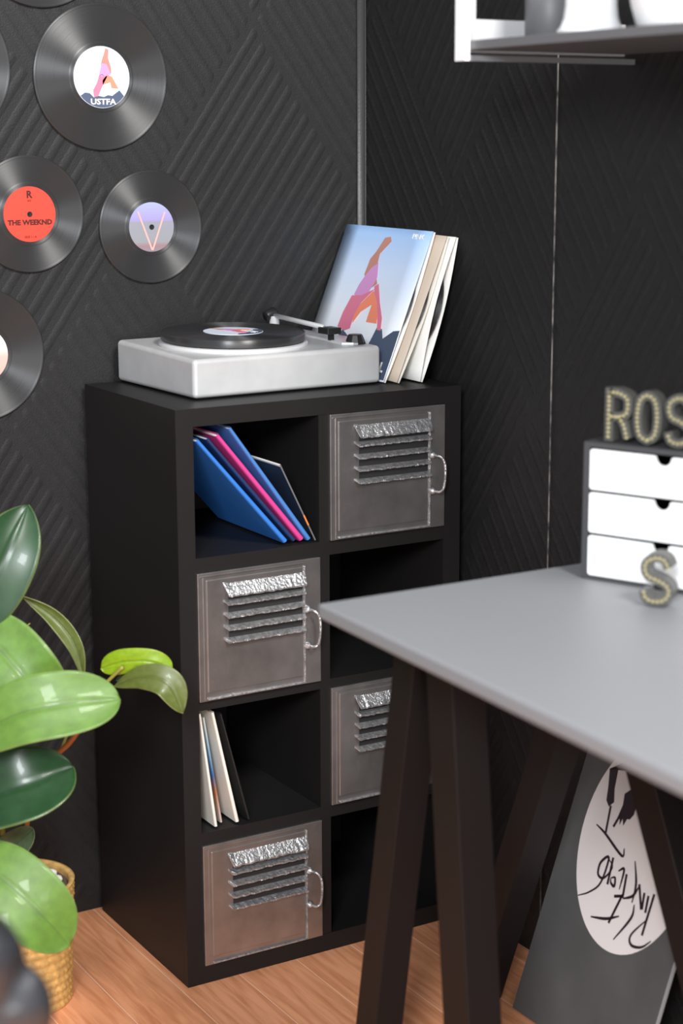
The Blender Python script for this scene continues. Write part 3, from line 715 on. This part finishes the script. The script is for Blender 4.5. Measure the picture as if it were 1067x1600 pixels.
def leaf(mid, width, facing, m, cup=.15, prof=None, roll=0, tip=.9, label=None, droop=0):
    """mid: [(px,py,axial depth)...] base to tip; width in metres; facing = (toward camera, up, right) weights of the blade normal"""
    P0 = bez([atd(*q) for q in mid], 16); n = 34; P = []
    for i in range(n):
        f = (.5-.5*math.cos(PI*i/(n-1)))*(len(P0)-1); j = min(int(f), len(P0)-2); P.append(P0[j].lerp(P0[j+1], f-j))
    nrm = (-fwd*facing[0]+Vector((0, 0, 1))*facing[1]+rgt*facing[2]).normalized()
    rows = []; uv = []; nc = 10; bm = bmesh.new()
    lay = bm.verts.layers.float_vector.new('leafuv')
    for i, p in enumerate(P):
        s = .5-.5*math.cos(PI*i/(n-1)); tg = (P[min(i+1, n-1)]-P[max(i-1, 0)]).normalized()
        side = tg.cross(nrm).normalized(); nn = side.cross(tg).normalized()
        wv = width/2*(prof(s) if prof else max(.02, math.sin(PI*min(1, s**.8*.97+.015))**.62))
        row = []
        for k in range(-nc, nc+1):
            c = k/nc
            off = side*(wv*c)+nn*(wv*cup*(abs(c)**1.6)-(.0035 if k == 0 else 0)+.004*math.sin(6*s+2*c)*abs(c))
            v_ = bm.verts.new(p+off); v_[lay] = (s, c, 0); row.append(v_)
        rows.append(row)
    for a, b in zip(rows, rows[1:]):
        for k in range(2*nc): bm.faces.new([a[k], a[k+1], b[k+1], b[k]])
    o = pobj('leaf', bm, m, smooth=True, label=label)
    md = o.modifiers.new('solid', 'SOLIDIFY'); md.thickness = .0022; md.offset = 0
    return o
base = Vector((PX, PY, .27))
def stem(mid, r, m=None, frombase=False):
    P = [atd(*q) for q in mid]
    if frombase: P = [base+Vector((rnd.uniform(-.02, .02), rnd.uniform(-.02, .02), 0))]+P
    return pobj('stem', tube(bez(P, 8), r, 8), m or m_petiole, smooth=True)
def se(p, q, c=.5):
    def f(s):
        x = (s-c)/(1-c) if s > c else (c-s)/c
        return max(.012, (1-min(1, x)**p)**q)
    return f
blunt = se(2.4, .55)
# upper left dark leaf
leaf([(-62, 1010, 4.0), (-22, 935, 3.98), (12, 860, 3.98), (44, 789, 4.02)], .150, (1, .15, .35), m_leafd, .22, prof=se(2.2, .8, .55))
# narrow olive leaf seen edge-on
leaf([(132, 1064, 4.12), (118, 1010, 4.12), (84, 965, 4.12), (34, 931, 4.1)], .040, (1, .1, 0), m_leafo, .5, prof=se(2.0, .9, .5))
stem([(20, 995, 4.1), (47, 974, 4.1)], .0015)
# mid green leaf with a deep fold
leaf([(-50, 965, 4.0), (0, 1015, 3.97), (45, 1067, 3.96), (100, 1125, 4.02)], .160, (1, .55, .1), m_leafb, .35, prof=blunt)
# big bright front leaf
leaf([(-60, 1165, 3.9), (20, 1118, 3.86), (100, 1100, 3.86), (187, 1092, 3.90)], .148, (1, .35, 0), m_leafb, .10, prof=se(2.6, .5, .55))
# lime leaf and folded olive leaf reaching the cabinet side
leaf([(158, 1044, 4.1), (195, 1034, 4.08), (235, 1034, 4.07), (269, 1046, 4.08)], .060, (1, -.1, .1), m_leafy, -.15, prof=se(3.5, .5, .45))
stem([(150, 1088, 4.09), (165, 1068, 4.1), (192, 1042, 4.07)], .0042)
leaf([(178, 1072, 4.1), (222, 1058, 4.06), (262, 1068, 4.04), (286, 1114, 4.05)], .070, (1, .3, .3), m_leafo, .1, prof=se(2.0, .8, .68))
leaf([(182, 1062, 4.14), (200, 1056, 4.13), (225, 1054, 4.13), (238, 1056, 4.13)], .02, (1, .1, 0), m_leafm, .1)
# rust stem
stem([(60, 1210, 4.2), (92, 1176, 4.1), (113, 1155, 4.05), (150, 1100, 4.07), (165, 1076, 4.1)], .0065, m_stem)
# dark glossy lower leaf
leaf([(-70, 1275, 4.0), (0, 1240, 3.96), (55, 1222, 3.96), (114, 1198, 4.0)], .175, (1, .5, -.1), m_leafd, .2, prof=se(2.6, .55))
leaf([(-20, 1330, 4.2), (15, 1325, 4.2), (52, 1295, 4.2)], .07, (1, .2, .2), m_leafm, .1, prof=blunt)
# lower bright leaf
leaf([(-70, 1335, 3.98), (0, 1372, 3.93), (60, 1425, 3.92), (108, 1476, 3.96)], .165, (1, .5, .15), m_leafb, .15, prof=se(2.5, .55))
# main stems into the pot and hidden leaves on the far left
stem([(0, 1250, 4.3), (-10, 1100, 4.2), (-35, 1010, 4.02)], .007, frombase=True)
stem([(50, 1210, 4.25), (60, 1210, 4.2)], .0065, m_stem, True)
stem([(132, 1066, 4.12), (120, 1110, 4.12), (95, 1172, 4.11)], .0035)
stem([(-40, 1300, 4.2), (-60, 1290, 4.02)], .005, frombase=True)
stem([(-40, 1350, 4.15), (-66, 1338, 4.0)], .005, frombase=True)
stem([(-20, 1300, 4.3), (-45, 1180, 4.1), (-55, 1150, 3.95)], .006, frombase=True)
stem([(0, 1345, 4.25), (-10, 1332, 4.2)], .004, frombase=True)
leaf([(-90, 1080, 4.2), (-150, 1040, 4.25), (-210, 1000, 4.3)], .14, (1, .5, 0), m_leafd, .2, prof=blunt)
leaf([(-80, 1240, 4.1), (-150, 1200, 4.1), (-230, 1190, 4.15)], .15, (1, .5, 0), m_leafb, .2, prof=blunt)

# ------------------------------------------------------------------ dark shiny lumpy seat close to the camera (bottom left)
ch = thing('tufted_seat', 'out of focus black shiny tufted upholstery at the bottom left picture corner', 'seat', (-1.50, -1.72, 0))
def lump(x0, x1, y0, y1, z0, z1, amp, n=44):
    bm = bmesh.new(); bmesh.ops.create_grid(bm, x_segments=1, y_segments=1, size=.5); bm.free()
    bm = bmesh.new(); bmesh.ops.create_cube(bm, size=1); bmesh.ops.subdivide_edges(bm, edges=bm.edges[:], cuts=n, use_grid_fill=True)
    cx_, cy_, cz_ = (x0+x1)/2, (y0+y1)/2, (z0+z1)/2; sx_, sy_, sz_ = x1-x0, y1-y0, z1-z0
    for v_ in bm.verts:
        c = v_.co.copy(); m8 = (abs(c.x*2)**6+abs(c.y*2)**6+abs(c.z*2)**6)**(1/6); c /= max(m8, 1e-6)
        P = Vector((c.x*sx_*.5*2*.5*2, c.y*sy_, c.z*sz_))
        P = Vector((c.x*sx_, c.y*sy_, c.z*sz_))
        q = abs(math.sin(P.x*19+P.z*21+.6))*abs(math.sin(P.z*17-P.x*22+P.y*15))
        d = c.normalized()
        P += Vector((d.x, d.y*1.2, d.z))*amp*(math.sqrt(q)-.6)
        v_.co = P*1.0+Vector((cx_, cy_, cz_))
    return bm
for nm, bb in (('backrest', (-.02, .46, -.11, .09, .35, 1.165)), ('seat_cushion', (.0, .42, .08, .46, .18, .42))):
    obj(nm, lump(*bb, .03), m_leather, ch, True)
for sx_ in (.05, .38):
    for sy_ in (-.03, .38):
        obj('leg', hexa([(sx_-.015, sy_-.015, 0), (sx_+.015, sy_-.015, 0), (sx_+.015, sy_+.015, 0), (sx_-.015, sy_+.015, 0)],
                        [(sx_-.02, sy_-.02, .38 if sy_ < 0 else .22), (sx_+.02, sy_-.02, .38 if sy_ < 0 else .22), (sx_+.02, sy_+.02, .38 if sy_ < 0 else .22), (sx_-.02, sy_+.02, .38 if sy_ < 0 else .22)]), m_blackp, ch)
